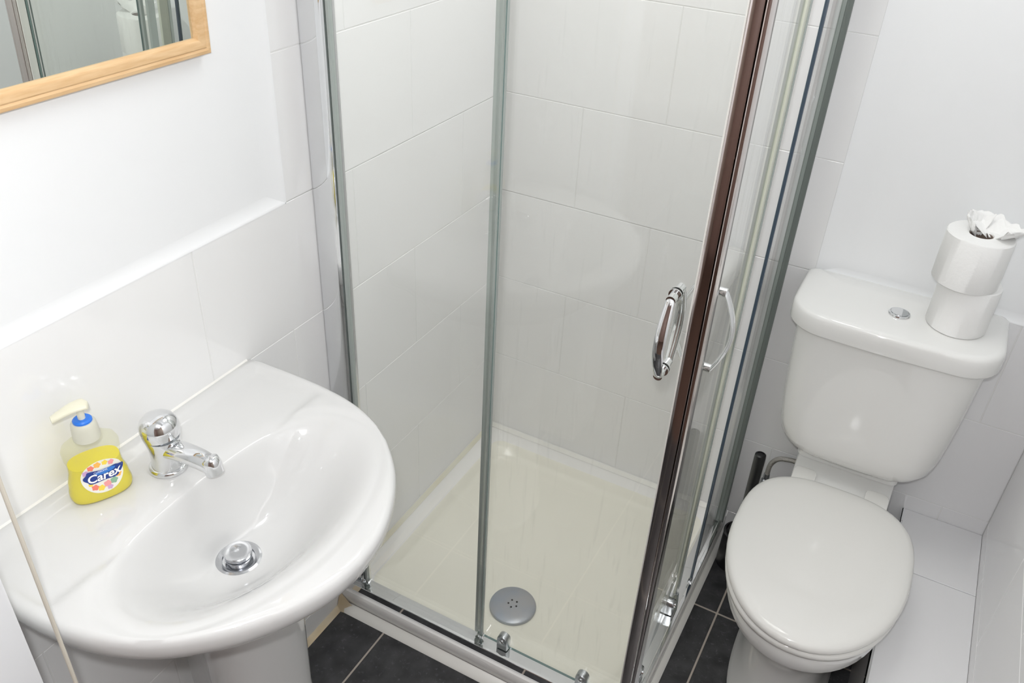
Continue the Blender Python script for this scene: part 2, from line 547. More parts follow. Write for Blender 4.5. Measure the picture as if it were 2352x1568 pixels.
# ------------------------------------------------------------------ shower tray
TX1, TY0, TZ = -0.222, 1.066, 0.062
tray = thing('shower_tray', 'low square cream white shower tray in the corner under the glass enclosure', 'shower tray', (-0.594, 1.434, 0))
def tr(p):
    return (p[0] + 0.594, p[1] - 1.434, p[2])
X0, Y1 = XL + 0.001, YB - 0.001
def ring(ins, z, r):
    return [tr(q) for q in rrect(X0 + ins, TX1 - ins, TY0 + ins, Y1 - ins, z, max(r, 0.0005), 8)]
rings = [ring(0.004, 0.0, 0.004), ring(0.004, 0.020, 0.004), ring(0.0, 0.026, 0.006), ring(0, TZ - 0.008, 0.008), ring(0.003, TZ - 0.002, 0.010), ring(0.009, TZ, 0.012),
         ring(0.050, TZ, 0.03)]
bm = bmesh.new()
add_loft(bm, rings, cap0=True, cap1=False)
# inner dish: wide soft bevels
def ring2(ins, z, r, k=0.0):
    # ins: inset from the rim, front and right rims a little wider under the glass
    return [tr(q) for q in rrect(X0 + ins, TX1 - ins - 0.004, TY0 + ins + 0.004, Y1 - ins, z, r, 8)]
inner = [ring(0.050, TZ, 0.03), ring2(0.051, TZ - 0.001, 0.05), ring2(0.056, TZ - 0.006, 0.07), ring2(0.064, TZ - 0.018, 0.085), ring2(0.072, TZ - 0.0245, 0.09), ring2(0.085, TZ - 0.0275, 0.09),
         ring2(0.20, TZ - 0.030, 0.08), ring2(0.30, TZ - 0.032, 0.05)]
add_loft(bm, inner, cap0=False, cap1=True, mi=1)
bmesh.ops.remove_doubles(bm, verts=bm.verts, dist=1e-5)
obj('tray_body', bm, ['acrylic', 'tray_floor'], tray, angle=40)
dc = (-0.588, 1.250)
prof = [(0.050, TZ - 0.031), (0.056, TZ - 0.029), (0.057, TZ - 0.025), (0.0555, TZ - 0.0215), (0.052, TZ - 0.0195), (0.035, TZ - 0.018), (0.015, TZ - 0.0172), (0.002, TZ - 0.017)]
bm = loft([[tr(q) for q in circ(dc[0], dc[1], z, r, 48)] for r, z in prof])
dcov = obj('drain_cover', bm, 'drain', tray, label='round blue grey steel drain cover')
for k in range(5):
    a = 2 * PI * k / 5 + 1.0
    bm = loft([[tr(q) for q in circ(dc[0] + .011 * math.cos(a), dc[1] + .011 * math.sin(a), z, 0.0024, 10)] for z in (TZ - 0.0185, TZ - 0.0166)])
    obj('hole', bm, 'dark', dcov)
# sealant around the tray
s = 0.010
bead('sealant', [(X0, YB + a_, TZ + b_) for a_, b_ in ((0.0, 0), (-s, 0.0005), (-s * .45, s * .5), (0, s))],
     [(TX1, YB + a_, TZ + b_) for a_, b_ in ((0.0, 0), (-s, 0.0005), (-s * .45, s * .5), (0, s))], wall_back, 'silicone', 'white sealant along the tray')
bead('sealant', [(XL + a_, TY0, TZ + b_) for a_, b_ in ((0.0, 0), (s, 0.0005), (s * .45, s * .5), (0, s))],
     [(XL + a_, YB, TZ + b_) for a_, b_ in ((0.0, 0), (s, 0.0005), (s * .45, s * .5), (0, s))], wall_left, 'silicone_tray', 'faintly yellowed sealant along the tray')
# bead at the foot of the tray on the floor
for pts in ((((X0, TY0 + 0.003, 0), (X0, TY0 - 0.016, 0), (X0, TY0 - 0.011, 0.010), (X0, TY0 + 0.003, 0.019)), ((TX1 + 0.010, TY0 + 0.003, 0), (TX1 + 0.010, TY0 - 0.016, 0), (TX1 + 0.008, TY0 - 0.011, 0.010), (TX1, TY0 + 0.003, 0.019))),
            (((TX1, TY0 - 0.008, 0), (TX1 + 0.012, TY0 - 0.008, 0), (TX1 + 0.007, TY0 - 0.008, 0.008), (TX1 - 0.005, TY0, 0.014)), ((TX1, Y1, 0), (TX1 + 0.012, Y1, 0), (TX1 + 0.007, Y1, 0.008), (TX1 - 0.005, Y1, 0.014)))):
    bead('sealant', [tr(q) for q in pts[0]], [tr(q) for q in pts[1]], tray, 'silicone', 'white sealant bead on the floor tiles')
bead('sealant', [tr(q) for q in ((X0, TY0 - 0.001, 0.0), (X0, TY0 - 0.02, 0), (X0, TY0 - 0.014, 0.012), (X0, TY0 - 0.0006, 0.05))],
     [tr(q) for q in ((X0 + 0.035, TY0 - 0.001, 0.0), (X0 + 0.035, TY0 - 0.013, 0), (X0 + 0.035, TY0 - 0.008, 0.009), (X0 + 0.035, TY0 - 0.0006, 0.016))], tray, 'silicone_old', 'brown stained sealant in the corner')

# ------------------------------------------------------------------ shower enclosure
enc = thing('shower_enclosure', 'corner entry glass shower enclosure with chrome frame and two sliding doors', 'shower enclosure', (-0.594, 1.434, TZ))
EZ = TZ
def e(p):
    return (p[0] + 0.594, p[1] - 1.434, p[2] - EZ)
def ebox(name, x0, x1, y0, y1, z0, z1, m, parent, bevel=0.0, seg=2, smooth_=True, label=None, edge=None):
    a, b = e((x0, y0, z0)), e((x1, y1, z1))
    bm = box(a[0], b[0], a[1], b[1], a[2], b[2], bevel, seg)
    if edge is not None:     # narrow faces get the glass edge material
        bm.normal_update()
        ax = 1 if (y1 - y0) < (x1 - x0) else 0
        for f in bm.faces:
            if abs(f.normal[ax]) < 0.5:
                f.material_index = 1
        m = [m, edge]
    return obj(name, bm, m, parent, smooth=smooth_, label=label)
HT = 1.90
# chrome base rail and head rail along both open sides
def rail(z0, z1):
    bm = bmesh.new()
    prof = [(-0.018, z0), (-0.018, z1 - 0.001), (-0.017, z1), (-0.011, z1), (-0.010, z1 - 0.001), (-0.009, z1 - 0.010), (0.010, z1 - 0.011), (0.022, z1 - 0.012), (0.029, z0 + 0.004), (0.030, z0)]
    ra, rb, rc = [], [], []
    for o_, z in prof:
        ra.append(e((XL + 0.002, 1.092 + o_, z)))
        rb.append(e((-0.241 - o_, 1.092 + o_, z)))
        rc.append(e((-0.241 - o_, YB - 0.002, z)))
    add_loft(bm, [ra, rb, rc])
    return bm
obj('base_rail', rail(TZ + 0.0003, TZ + 0.026), 'chrome', enc, angle=30)
obj('head_rail', rail(HT - 0.03, HT), 'chrome', enc, angle=30)
# wall profiles, round-fronted chrome channels
def wall_profile(kind):
    n = 10
    sec = []
    for k in range(n + 1):        # rounded outer face
        a = PI * k / n
        sec.append((0.0275 - 0.0275 * math.cos(a), -0.008 * math.sin(a) ** 0.55))
    sec += [(0.055, 0.022), (0.0, 0.022)]
    rings = []
    for z in (TZ + 0.0, HT):
        if kind == 'left':
            rings.append([e((XL + 0.0005 + u, 1.098 + v, z)) for u, v in sec])
        else:
            rings.append([e((-0.236 - v, YB - 0.0005 - u, z)) for u, v in sec])
    return loft(rings)
obj('wall_profile', wall_profile('left'), 'chrome', enc, angle=40)
obj('wall_profile', wall_profile('right'), 'chrome', enc, angle=40)
# fixed panes
GT = 0.005
f1 = ebox('fixed_pane', XL + 0.055, -0.590, 1.097, 1.097 + GT, TZ + 0.014, HT - 0.02, 'glass', enc, smooth_=False, edge='glass_edge')
f2 = ebox('fixed_pane', -0.231 - GT, -0.231, 1.515, YB - 0.055, TZ + 0.014, HT - 0.02, 'glass', enc, smooth_=False, edge='glass_edge')
ebox('seal', -0.596, -0.589, 1.100, 1.107, TZ + 0.02, HT - 0.03, 'seal', f1, 0.001)
ebox('seal', XL + 0.058, XL + 0.064, 1.094, 1.104, TZ + 0.02, HT - 0.03, 'seal', f1, 0.001)
ebox('seal', -0.235, -0.229, 1.510, 1.518, TZ + 0.02, HT - 0.03, 'seal_blue', f2, 0.001)
ebox('channel_gasket', -0.247, -0.2325, YB - 0.0615, YB - 0.0562, TZ + 0.02, HT - 0.03, 'seal', f2, 0.0015)  # gasket strips fill the chrome channel end, its dark reflection painted in
ebox('channel_gasket', -0.2325, -0.2205, YB - 0.0615, YB - 0.0562, TZ + 0.02, HT - 0.03, 'gasket', f2, 0.0015)
# sliding doors
d1 = ebox('sliding_door', -0.607, -0.257, 1.112, 1.112 + GT, TZ + 0.0145, HT - 0.03, 'glass_door', enc, smooth_=False, edge='glass_edge',
          label='front sliding glass door with water marks')
d2 = ebox('sliding_door', -0.251 - GT, -0.251, 1.124, 1.468, TZ + 0.0145, HT - 0.03, 'glass_door', enc, smooth_=False, edge='glass_edge',
          label='side sliding glass door facing the toilet')
ebox('seal', -0.6105, -0.604, 1.104, 1.119, TZ + 0.028, HT - 0.035, 'seal', d1, 0.001)
ebox('seal', -0.258, -0.247, 1.465, 1.4725, TZ + 0.028, HT - 0.035, 'seal', d2, 0.001)
ebox('seal', -0.256, -0.249, 1.440, 1.4645, TZ + 0.028, HT - 0.035, 'seal_cream', d2, 0.001)
# meeting stiles at the corner
ebox('meeting_stile', -0.2550, -0.2365, 1.086, 1.120, TZ + 0.028, HT - 0.03, 'chrome_dark', d1, 0.0012, 2, label='chrome door edge profile with the brown hall reflection in its colour')
ebox('meeting_stile', -0.2350, -0.2285, 1.088, 1.126, TZ + 0.028, HT - 0.03, 'chrome_dark', d2, 0.0012, 2, label='narrow chrome door edge profile')
ebox('magnetic_seal', -0.2590, -0.2555, 1.094, 1.110, TZ + 0.028, HT - 0.035, 'silicone', d1, 0.001, label='white magnetic seal')
# clips and rollers
def clip(x, y, parent):
    bm = bmesh.new()
    a = e((x, y, TZ + 0.024))
    for k in range(3):
        add_box(bm, a[0] - 0.006 + k * 0.0042, a[0] - 0.003 + k * 0.0042, a[1] - 0.006, a[1] + 0.006, a[2], a[2] + 0.008, 0.0008)
    obj('clip', bm, 'chrome', parent)
clip(-0.592, 1.102, f1); clip(-0.606, 1.116, d1); clip(-0.232, 1.500, f2); clip(-0.253, 1.466, d2); clip(XL + 0.062, 1.100, f1)
def roller(x, y, axis, parent):
    bm = bmesh.new()
    n = 20
    def arch(off, sc):
        out = []
        for k in range(n + 1):
            a = PI * k / n
            out.append((0.0135 * sc * math.cos(a), off, 0.016 + 0.0145 * sc * math.sin(a)))
        out.append((-0.0135 * sc, off, -0.010)); out.append((0.0135 * sc, off, -0.010))
        return out
    rings = []
    for off, sc in ((0.004, 1.0), (-0.010, 1.0), (-0.013, 0.88)):
        rg = []
        for u, o_, z in arch(off, sc):
            if axis == 'y':
                rg.append(e((x + u, y + o_, TZ + 0.028 + z)))
            else:
                rg.append(e((x - o_, y + u, TZ + 0.028 + z)))
        rings.append(rg)
    add_loft(bm, rings)
    r = obj('roller', bm, 'chrome_dull', parent, angle=30)
    bm = bmesh.new()
    rings = []
    for off, rr in ((-0.013, 0.0055), (-0.016, 0.005), (-0.0165, 0.002)):
        rg = []
        for k in range(14):
            a = 2 * PI * k / 14
            u, z = rr * math.cos(a), 0.016 + rr * math.sin(a)
            rg.append(e((x + u, y + off, TZ + 0.028 + z)) if axis == 'y' else e((x - off, y + u, TZ + 0.028 + z)))
        rings.append(rg)
    add_loft(bm, rings)
    obj('roller_screw', bm, 'chrome', parent, angle=30)
roller(-0.538, 1.112, 'y', d1); roller(-0.345, 1.112, 'y', d1)
roller(-0.250, 1.395, 'x', d2); roller(-0.250, 1.185, 'x', d2)
# bow handles, one outside and one inside each door
def bow_handle(x, y, z0, z1, axis, sgn, parent):
    """axis y: stands off in -y*sgn; axis x: stands off in +x*sgn"""
    bm = bmesh.new()
    L = z1 - z0
    pts = []
    N = 26
    def P(d, z):
        return e((x, y - sgn * d, z)) if axis == 'y' else e((x + sgn * d, y, z))
    for k in range(N + 1):
        t = k / N
        d = 0.020 + 0.024 * math.sin(PI * t)
        pts.append(P(d, z0 + L * t))
    n = 12
    rings = []
    wide = Vector((1, 0, 0)) if axis == 'y' else Vector((0, 1, 0))
    for i, p in enumerate(pts):
        p = Vector(p)
        a, b = Vector(pts[max(i - 1, 0)]), Vector(pts[min(i + 1, N)])
        t = (b - a).normalized()
        nn = t.cross(wide).normalized()
        tt = i / N
        wr = 0.0072 + 0.0022 * math.sin(PI * tt)
        if i in (0, N):
            wr *= 0.6
        tr_ = 0.0036 if 0 < i < N else 0.0018
        rings.append([p + wide * math.cos(2 * PI * k / n) * wr + nn * math.sin(2 * PI * k / n) * tr_ for k in range(n)])
    add_loft(bm, rings)
    for z in (z0 + 0.004, z1 - 0.004):
        add_tube(bm, [P(0.0, z), P(0.010, z), P(0.018, z), P(0.0225, z)], 0.0075, 18, up=Vector((0, 0, 1)))
        add_tube(bm, [P(0.0, z), P(0.0025, z)], 0.0105, 18, up=Vector((0, 0, 1)))
    obj('handle', bm, 'chrome', parent, angle=50)
bow_handle(-0.289, 1.112, 0.930, 1.076, 'y', 1, d1)
bow_handle(-0.289, 1.117, 0.930, 1.076, 'y', -1, d1)
bow_handle(-0.251, 1.186, 0.910, 1.062, 'x', 1, d2)
bow_handle(-0.256, 1.186, 0.910, 1.062, 'x', -1, d2)

# ------------------------------------------------------------------ basin
basin = thing('wash_basin', 'white ceramic pedestal wash basin on the left wall beneath the mirror', 'sink', (XL, 0.62, 0))
def bl(p):
    return (p[0] - XL, p[1] - 0.62, p[2])
RZ = 0.835
CXB = -0.757   # waste
# outline of the top, right half: (u from wall, half width)
half = [(0.001, 0.262), (0.004, 0.274), (0.014, 0.2795), (0.05, 0.2805), (0.10, 0.2815), (0.16, 0.280), (0.22, 0.272), (0.27, 0.2565), (0.315, 0.233), (0.352, 0.203), (0.385, 0.168), (0.412, 0.127), (0.432, 0.084), (0.444, 0.042), (0.448, 0.0)]
def dense(ptsin, n):
    c = catmull([(a, b, 0) for a, b in ptsin], 12)
    L = [0]
    for a, b in zip(c[:-1], c[1:]):
        L.append(L[-1] + (b - a).length)
    out = []
    for k in range(n):
        t = L[-1] * k / (n - 1)
        i = max(j for j in range(len(L)) if L[j] <= t + 1e-9)
        i = min(i, len(c) - 2)
        f = (t - L[i]) / max(L[i + 1] - L[i], 1e-9)
        out.append(c[i].lerp(c[i + 1], f))
    return [(q.x, q.y) for q in out]
hp = dense(half, 60)
outline = [(XL + u, 0.62 + wd) for u, wd in hp] + [(XL + u, 0.62 - wd) for u, wd in reversed(hp[:-1])]
nb = 24    # points along the straight back
ya, yb_ = outline[-1][1], outline[0][1]
outline += [(XL + 0.001, ya + (yb_ - ya) * (k + 1) / (nb + 1)) for k in range(nb)]
NO = len(outline)
# bowl edge outline: superellipse-like, seen from the waste
bc = Vector((-0.697, 0.620))
def bowl_edge(ang):
    c, s_ = math.cos(ang), math.sin(ang)
    ax = 0.128 if c > 0 else 0.120
    ay = 0.232
    n = 1.88 if c > 0 else 2.9
    r = (abs(c / ax) ** n + abs(s_ / ay) ** n) ** (-1.0 / n)
    return bc.x + r * c, bc.y + r * s_
be = []
for (x, y) in outline:
    be.append(bowl_edge(math.atan2(y - bc.y, x - bc.x)))
def deck_z(x, y, de):
    """height of the flat top; de = distance from outer edge"""
    z = RZ
    # soap recess behind a step that runs along the wall side of the bowl
    m = smooth((-0.792 - x) / 0.016) * smooth((x - (XL + 0.020)) / 0.012) * smooth((de - 0.016) / 0.014)
    z -= 0.0060 * m
    # inner side of the rim falls gently to the bowl
    return z
bm = bmesh.new()
rings = []
NB, ND = 30, 16
cw = (CXB, 0.62)
D = 0.128
zb = RZ - 0.006 - D
r0 = 0.031
for i in range(NB + 1):
    t = i / NB
    rg = []
    for k in range(NO):
        ex, ey = be[k]
        a = math.atan2(ey - cw[1], ex - cw[0])
        sx, sy = cw[0] + r0 * math.cos(a), cw[1] + r0 * math.sin(a)
        x = sx + (ex - sx) * t
        y = sy + (ey - sy) * t
        f = smooth(t ** 1.18) * 0.93 + 0.07 * t
        ztop = deck_z(ex, ey, 0.1) - 0.004
        rg.append((x, y, zb + (ztop - zb) * f))
    rings.append(rg)
for i in range(1, ND + 1):
    t = i / ND
    rg = []
    for k in range(NO):
        ex, ey = be[k]
        ox, oy = outline[k]
        # stop 9 mm inside the outline, then roll over
        L = math.hypot(ox - ex, oy - ey)
        inset = 0.010 if ox > XL + 0.01 else 0.003
        q = (L - inset) / L * t
        x, y = ex + (ox - ex) * q, ey + (oy - ey) * q
        de = L * (1 - q)
        z = deck_z(x, y, de) - 0.004 * (1 - smooth(q * L / 0.020))
        rg.append((x, y, z))
    rings.append(rg)
def outer(inset, z):
    rg = []
    c0 = (XL + 0.17, 0.62)
    for k in range(NO):
        ox, oy = outline[k]
        dx, dy = ox - c0[0], oy - c0[1]
        L = math.hypot(dx, dy)
        back = ox < XL + 0.0025
        f = (L - inset) / L
        x = c0[0] + dx * f
        y = c0[1] + dy * f
        if back:
            x = XL + 0.001
            hw = 0.262
            y = 0.62 + (oy - 0.62) * max(0.2, (hw - inset) / hw)
        x = max(x, XL + 0.001)
        rg.append((x, y, z))
    return rg
rings += [outer(0.005, RZ - 0.0018), outer(0.0015, RZ - 0.006), outer(0.0, RZ - 0.013), outer(0.0008, RZ - 0.024), outer(0.004, RZ - 0.036), outer(0.011, RZ - 0.046), outer(0.022, RZ - 0.053),
          outer(0.036, RZ - 0.062), outer(0.055, RZ - 0.080), outer(0.078, RZ - 0.105), outer(0.100, RZ - 0.135), outer(0.13, RZ - 0.163)]
rings = [[bl(p) for p in rg] for rg in rings]
add_loft(bm, rings, cap0=False, cap1=True)
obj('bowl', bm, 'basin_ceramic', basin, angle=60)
# pedestal: half-round column with narrow back flanges
def ped(z, w_, d_):
    """rounded front, sides that draw in towards the wall"""
    half_ = [(d_ - 0.235 + 0.030, 0.020), (d_ - 0.235 + 0.100, 0.034), (d_ - 0.235 + 0.150, 0.070), (d_ - 0.235 + 0.182, w_ * 0.93), (d_ - 0.235 + 0.200, w_), (d_ - 0.235 + 0.222, w_ * 0.93),
             (d_ - 0.235 + 0.244, w_ * 0.72), (d_ - 0.235 + 0.257, w_ * 0.40), (d_ - 0.235 + 0.261, 0.0)]
    h = dense(half_, 20)
    pts = [(XL + u, 0.642 + v) for u, v in h] + [(XL + u, 0.642 - v) for u, v in reversed(h[:-1])]
    return [bl((x, y, z)) for x, y in pts]
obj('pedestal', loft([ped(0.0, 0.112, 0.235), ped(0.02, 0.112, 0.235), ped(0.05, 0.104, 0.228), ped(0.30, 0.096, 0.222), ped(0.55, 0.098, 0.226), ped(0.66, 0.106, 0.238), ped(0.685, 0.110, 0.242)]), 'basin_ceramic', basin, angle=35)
# waste with click-clack plug
prof = [(0.034, zb - 0.002), (0.0345, zb + 0.0007), (0.031, zb + 0.0022), (0.0245, zb + 0.0007), (0.0235, zb - 0.004), (0.019, zb - 0.004)]
ws = obj('waste', loft([[bl(q) for q in circ(cw[0], cw[1], z, r, 40)] for r, z in prof]), 'chrome_soft', basin, label='chrome waste ring')
prof = [(0.017, zb - 0.004), (0.017, zb + 0.0035), (0.0205, zb + 0.0045), (0.0212, zb + 0.0070), (0.0180, zb + 0.0075), (0.0180, zb + 0.0095), (0.0212, zb + 0.0100), (0.0212, zb + 0.0150), (0.0200, zb + 0.0162), (0.0085, zb + 0.0166), (0.0075, zb + 0.0160), (0.001, zb + 0.0160)]
obj('plug', loft([[bl(q) for q in circ(cw[0], cw[1], z, r, 40)] for r, z in prof]), 'chrome_soft', ws, label='chrome click plug')
# joint between basin and tiles
bead('sealant', [bl(q) for q in ((XL, 0.345, RZ - 0.003), (XL + 0.004, 0.345, RZ - 0.003), (XL + 0.002, 0.345, RZ + 0.0005), (XL, 0.345, RZ + 0.002))],
     [bl(q) for q in ((XL, 0.885, RZ - 0.003), (XL + 0.004, 0.885, RZ - 0.003), (XL + 0.002, 0.885, RZ + 0.0005), (XL, 0.885, RZ + 0.002))], basin, 'silicone', None)

# mixer tap
tp = (-0.874, 0.622)
tz = RZ - 0.006
tap = thing('basin_tap', 'chrome tap with rounded lever cap on the back of the basin beside the yellow soap', 'tap', (tp[0], tp[1], tz))
obj('base_ring', lathe(0, 0, [(0.0265, 0.0), (0.028, 0.002), (0.028, 0.006), (0.0255, 0.009), (0.023, 0.0095)], 64), 'chrome', tap, angle=70)
prof = [(0.0240, 0.008), (0.0228, 0.012), (0.0222, 0.024), (0.0228, 0.038), (0.0245, 0.050), (0.0255, 0.0585), (0.0252, 0.0600)]
obj('tap_body', lathe(0, 0, prof, 40), 'chrome', tap)
prof = [(0.0250, 0.0605), (0.0268, 0.0615), (0.0278, 0.068), (0.0280, 0.076), (0.0268, 0.084), (0.0235, 0.0905), (0.0175, 0.0955), (0.009, 0.0985), (0.0008, 0.0993)]
cap = lathe(0, 0, prof, 44)
bmesh.ops.rotate(cap, cent=Vector((0, 0, 0.06)), matrix=Matrix.Rotation(math.radians(-9), 3, 'Y'), verts=cap.verts)
obj('lever_cap', cap, 'chrome', tap)
bm = bmesh.new()
sp = catmull([(0.005, 0, 0.040), (0.030, 0.001, 0.044), (0.058, 0.003, 0.045), (0.078, 0.005, 0.042), (0.090, 0.006, 0.037)], 8)
add_tube(bm, sp, lambda t: 0.0180 - 0.0045 * t, 24, flat=0.85)
add_tube(bm, [(0.083, 0.0055, 0.053), (0.0845, 0.0055, 0.051), (0.087, 0.006, 0.045), (0.089, 0.006, 0.036), (0.0905, 0.006, 0.028), (0.091, 0.006, 0.0265)], lambda t: 0.0135 if 0.25 < t < 0.9 else (0.008 if t < 0.1 else 0.0122), 22, up=Vector((0, 1, 0)))
obj('spout', bm, 'chrome', tap, angle=50)

# soap bottle
bot = thing('soap_bottle', 'clear pump bottle of yellow hand soap standing on the back of the basin', 'soap bottle', (-0.914, 0.537, RZ - 0.006), (0, 0, math.radians(-24)))
# local axes: x = forward (label side), y = width
def bW(z):
    ks = [(0, 0.036), (0.004, 0.041), (0.012, 0.0425), (0.030, 0.040), (0.048, 0.0355), (0.062, 0.0345), (0.076, 0.037), (0.086, 0.0375), (0.094, 0.034), (0.099, 0.026), (0.103, 0.015)]
    for (a, b), (c, d) in zip(ks[:-1], ks[1:]):
        if z <= c:
            return b + (d - b) * smooth((z - a) / (c - a)) if c > a else d
    return ks[-1][1]
def bD(z):
    ks = [(0, 0.019), (0.004, 0.0235), (0.02, 0.0245), (0.05, 0.0225), (0.08, 0.0225), (0.09, 0.021), (0.099, 0.017), (0.103, 0.0145)]
    for (a, b), (c, d) in zip(ks[:-1], ks[1:]):
        if z <= c:
            return b + (d - b) * (z - a) / (c - a)
    return ks[-1][1]
NE = 2.5
def bring(z, off=0.0, n=56):
    pts = []
    for k in range(n):
        a = 2 * PI * k / n
        c, s_ = math.cos(a), math.sin(a)
        pts.append(((bD(z) - off) * math.copysign(abs(c) ** (2 / NE), c), (bW(z) - off) * math.copysign(abs(s_) ** (2 / NE), s_), z))
    return pts
zs = [0, 0.001, 0.003, 0.006, 0.010, 0.016, 0.024, 0.032, 0.040, 0.048, 0.056, 0.064, 0.072, 0.080, 0.086, 0.090, 0.094, 0.097, 0.100, 0.103]
obj('bottle_body', loft([bring(z) for z in zs]), 'pet', bot, angle=60, label='clear plastic bottle')
zl = [0.0015, 0.003, 0.006, 0.010, 0.016, 0.024, 0.032, 0.040, 0.048, 0.056, 0.062]
obj('liquid', loft([bring(z, 0.0007) for z in zl]), 'soap', bot, angle=60, label='bright yellow liquid soap')
obj('collar', lathe(0, 0, [(0.0150, 0.099), (0.0178, 0.101), (0.0178, 0.108), (0.0168, 0.120), (0.0160, 0.126), (0.0140, 0.129), (0.006, 0.129)], 36), 'collar', bot, label='frosted neck collar')
obj('ring', lathe(0, 0, [(0.006, 0.1275), (0.0125, 0.128), (0.0125, 0.1315), (0.0105, 0.1335), (0.006, 0.1335)], 32), 'blue', bot, label='blue pump ring')
bm = bmesh.new()
add_tube(bm, [(0, 0, 0.128), (0, 0, 0.150)], 0.0048, 18)
sec = []
npts = catmull([(0, 0.012, 0.152), (0, 0.004, 0.1545), (0, -0.010, 0.1537), (0, -0.024, 0.1497), (0, -0.036, 0.1455)], 6)
rings = []
for i, p in enumerate(npts):
    t = i / (len(npts) - 1)
    wd = (0.0125 * math.sqrt(max(0.04, min(1, t * 7))) if t < 0.3 else 0.0125 - 0.0065 * (t - 0.3) / 0.7)
    hh = 0.0048 - 0.001 * t
    rings.append([(p.x + wd * math.copysign(abs(math.cos(a)) ** 0.8, math.cos(a)), p.y, p.z + hh * math.copysign(abs(math.sin(a)) ** 0.8, math.sin(a))) for a in [2 * PI * k / 20 for k in range(20)]])
add_loft(bm, rings)
obj('pump', bm, 'cream', bot, angle=50, label='cream pump nozzle')
# label on the front (positive x side)
def front(u, z, off):
    z = max(0.002, min(0.1, z))
    W, Dp = bW(z), bD(z)
    q = min(0.98, abs(u) / W)
    return (Dp * (1 - q ** NE) ** (1 / NE) + off, u, z)
lc = (0.003, 0.045)
def patch(name, shape, off, m, parent, label=None):
    """shape: list of (u,z) closed outline, star-shaped about its centre"""
    cu = sum(p[0] for p in shape) / len(shape); cz = sum(p[1] for p in shape) / len(shape)
    rings = []
    for f in (1.0, 0.8, 0.6, 0.4, 0.2, 0.04):
        rings.append([front(cu + (u - cu) * f, cz + (z - cz) * f, off) for u, z in shape])
    bm = bmesh.new()
    add_loft(bm, rings, cap0=False, cap1=True)
    return obj(name, bm, m, parent, label=label)
def oval(cu, cz, a, b, n=40, rot=0.0):
    return [(cu + a * math.cos(t) * math.cos(rot) - b * math.sin(t) * math.sin(rot), cz + a * math.cos(t) * math.sin(rot) + b * math.sin(t) * math.cos(rot)) for t in [2 * PI * k / n for k in range(n)]]
lab = patch('product_label', oval(lc[0], lc[1], 0.0282, 0.0275), 0.0004, 'lbl_white', bot, 'oval white sticker with bright flower dots')
dots = [(-0.020, 0.012, 'lbl_lilac', .0045), (-0.013, 0.019, 'lbl_red', .0042), (-0.004, 0.0215, 'lbl_orange', .0045), (0.006, 0.0215, 'lbl_yellow', .0038), (0.014, 0.018, 'lbl_pink', .0040),
        (-0.0225, 0.002, 'lbl_orange', .003), (0.0215, 0.003, 'lbl_pink', .0034), (0.020, -0.007, 'lbl_orange', .0040), (0.012, -0.013, 'lbl_green', .0050), (0.003, -0.0145, 'lbl_pink', .0052),
        (-0.006, -0.0180, 'lbl_yellow', .0046), (-0.0135, -0.0145, 'lbl_red', .0046), (0.005, -0.021, 'lbl_lilac', .0038), (-0.018, -0.008, 'lbl_yellow', .0030)]
bys = {}
for u, z, m, r in dots:
    n = 20
    shp = [(lc[0] + u + r * (1 + 0.14 * math.cos(5 * t)) * math.cos(t), lc[1] + z + r * (1 + 0.14 * math.cos(5 * t)) * math.sin(t)) for t in [2 * PI * k / n for k in range(n)]]
    patch('flower_print', shp, 0.0007, m, lab)
def cloud(su, sz):  # scalloped badge
    out = []
    n = 72
    for k in range(n):
        t = 2 * PI * k / n
        r = 1 + 0.07 * math.cos(6 * t) + 0.05 * math.cos(3 * t)
        out.append((lc[0] + 0.001 + su * r * math.copysign(abs(math.cos(t)) ** 0.8, math.cos(t)), lc[1] + 0.0025 + sz * r * math.sin(t) * (1.0 + 0.25 * math.cos(2 * t + 0.3))))
    return out
patch('logo_ground', cloud(0.0262, 0.0125), 0.0012, 'lbl_navy', lab)
patch('logo_ground', [(u * 1.0 + 0.002, z + 0.002) for u, z in oval(lc[0] + 0.002, lc[1] + 0.0060, 0.014, 0.0040)], 0.0016, 'lbl_blue', lab)
def text_patch(txt, size, cu, cz, off, m, parent, shear=0.25, bold=0.0):
    cv = bpy.data.curves.new('text', 'FONT')
    cv.body = txt
    cv.size = size
    cv.shear = shear
    cv.offset = bold
    cv.align_x = 'CENTER'
    cv.align_y = 'CENTER'
    to = bpy.data.objects.new('text', cv)
    COL.objects.link(to)
    bpy.context.view_layer.update()
    me = bpy.data.meshes.new_from_object(to)
    bpy.data.objects.remove(to)
    me.name = 'lettering'
    bm = bmesh.new()
    bm.from_mesh(me)
    bmesh.ops.triangulate(bm, faces=bm.faces)
    for _ in range(2):
        bmesh.ops.subdivide_edges(bm, edges=[e_ for e_ in bm.edges if e_.calc_length() > 0.0018], cuts=1)
    bmesh.ops.triangulate(bm, faces=bm.faces)
    for v in bm.verts:
        v.co = Vector(front(cu + v.co.x, cz + v.co.y, off))
    return obj('lettering', bm, m, parent, smooth=False)
text_patch('Carex', 0.0178, lc[0] + 0.0008, lc[1] + 0.0010, 0.0021, 'lbl_text', lab, 0.18, 0.00040)
text_patch('CUSSONS', 0.0042, lc[0] - 0.002, lc[1] + 0.0102, 0.0021, 'lbl_text', lab, 0.1)

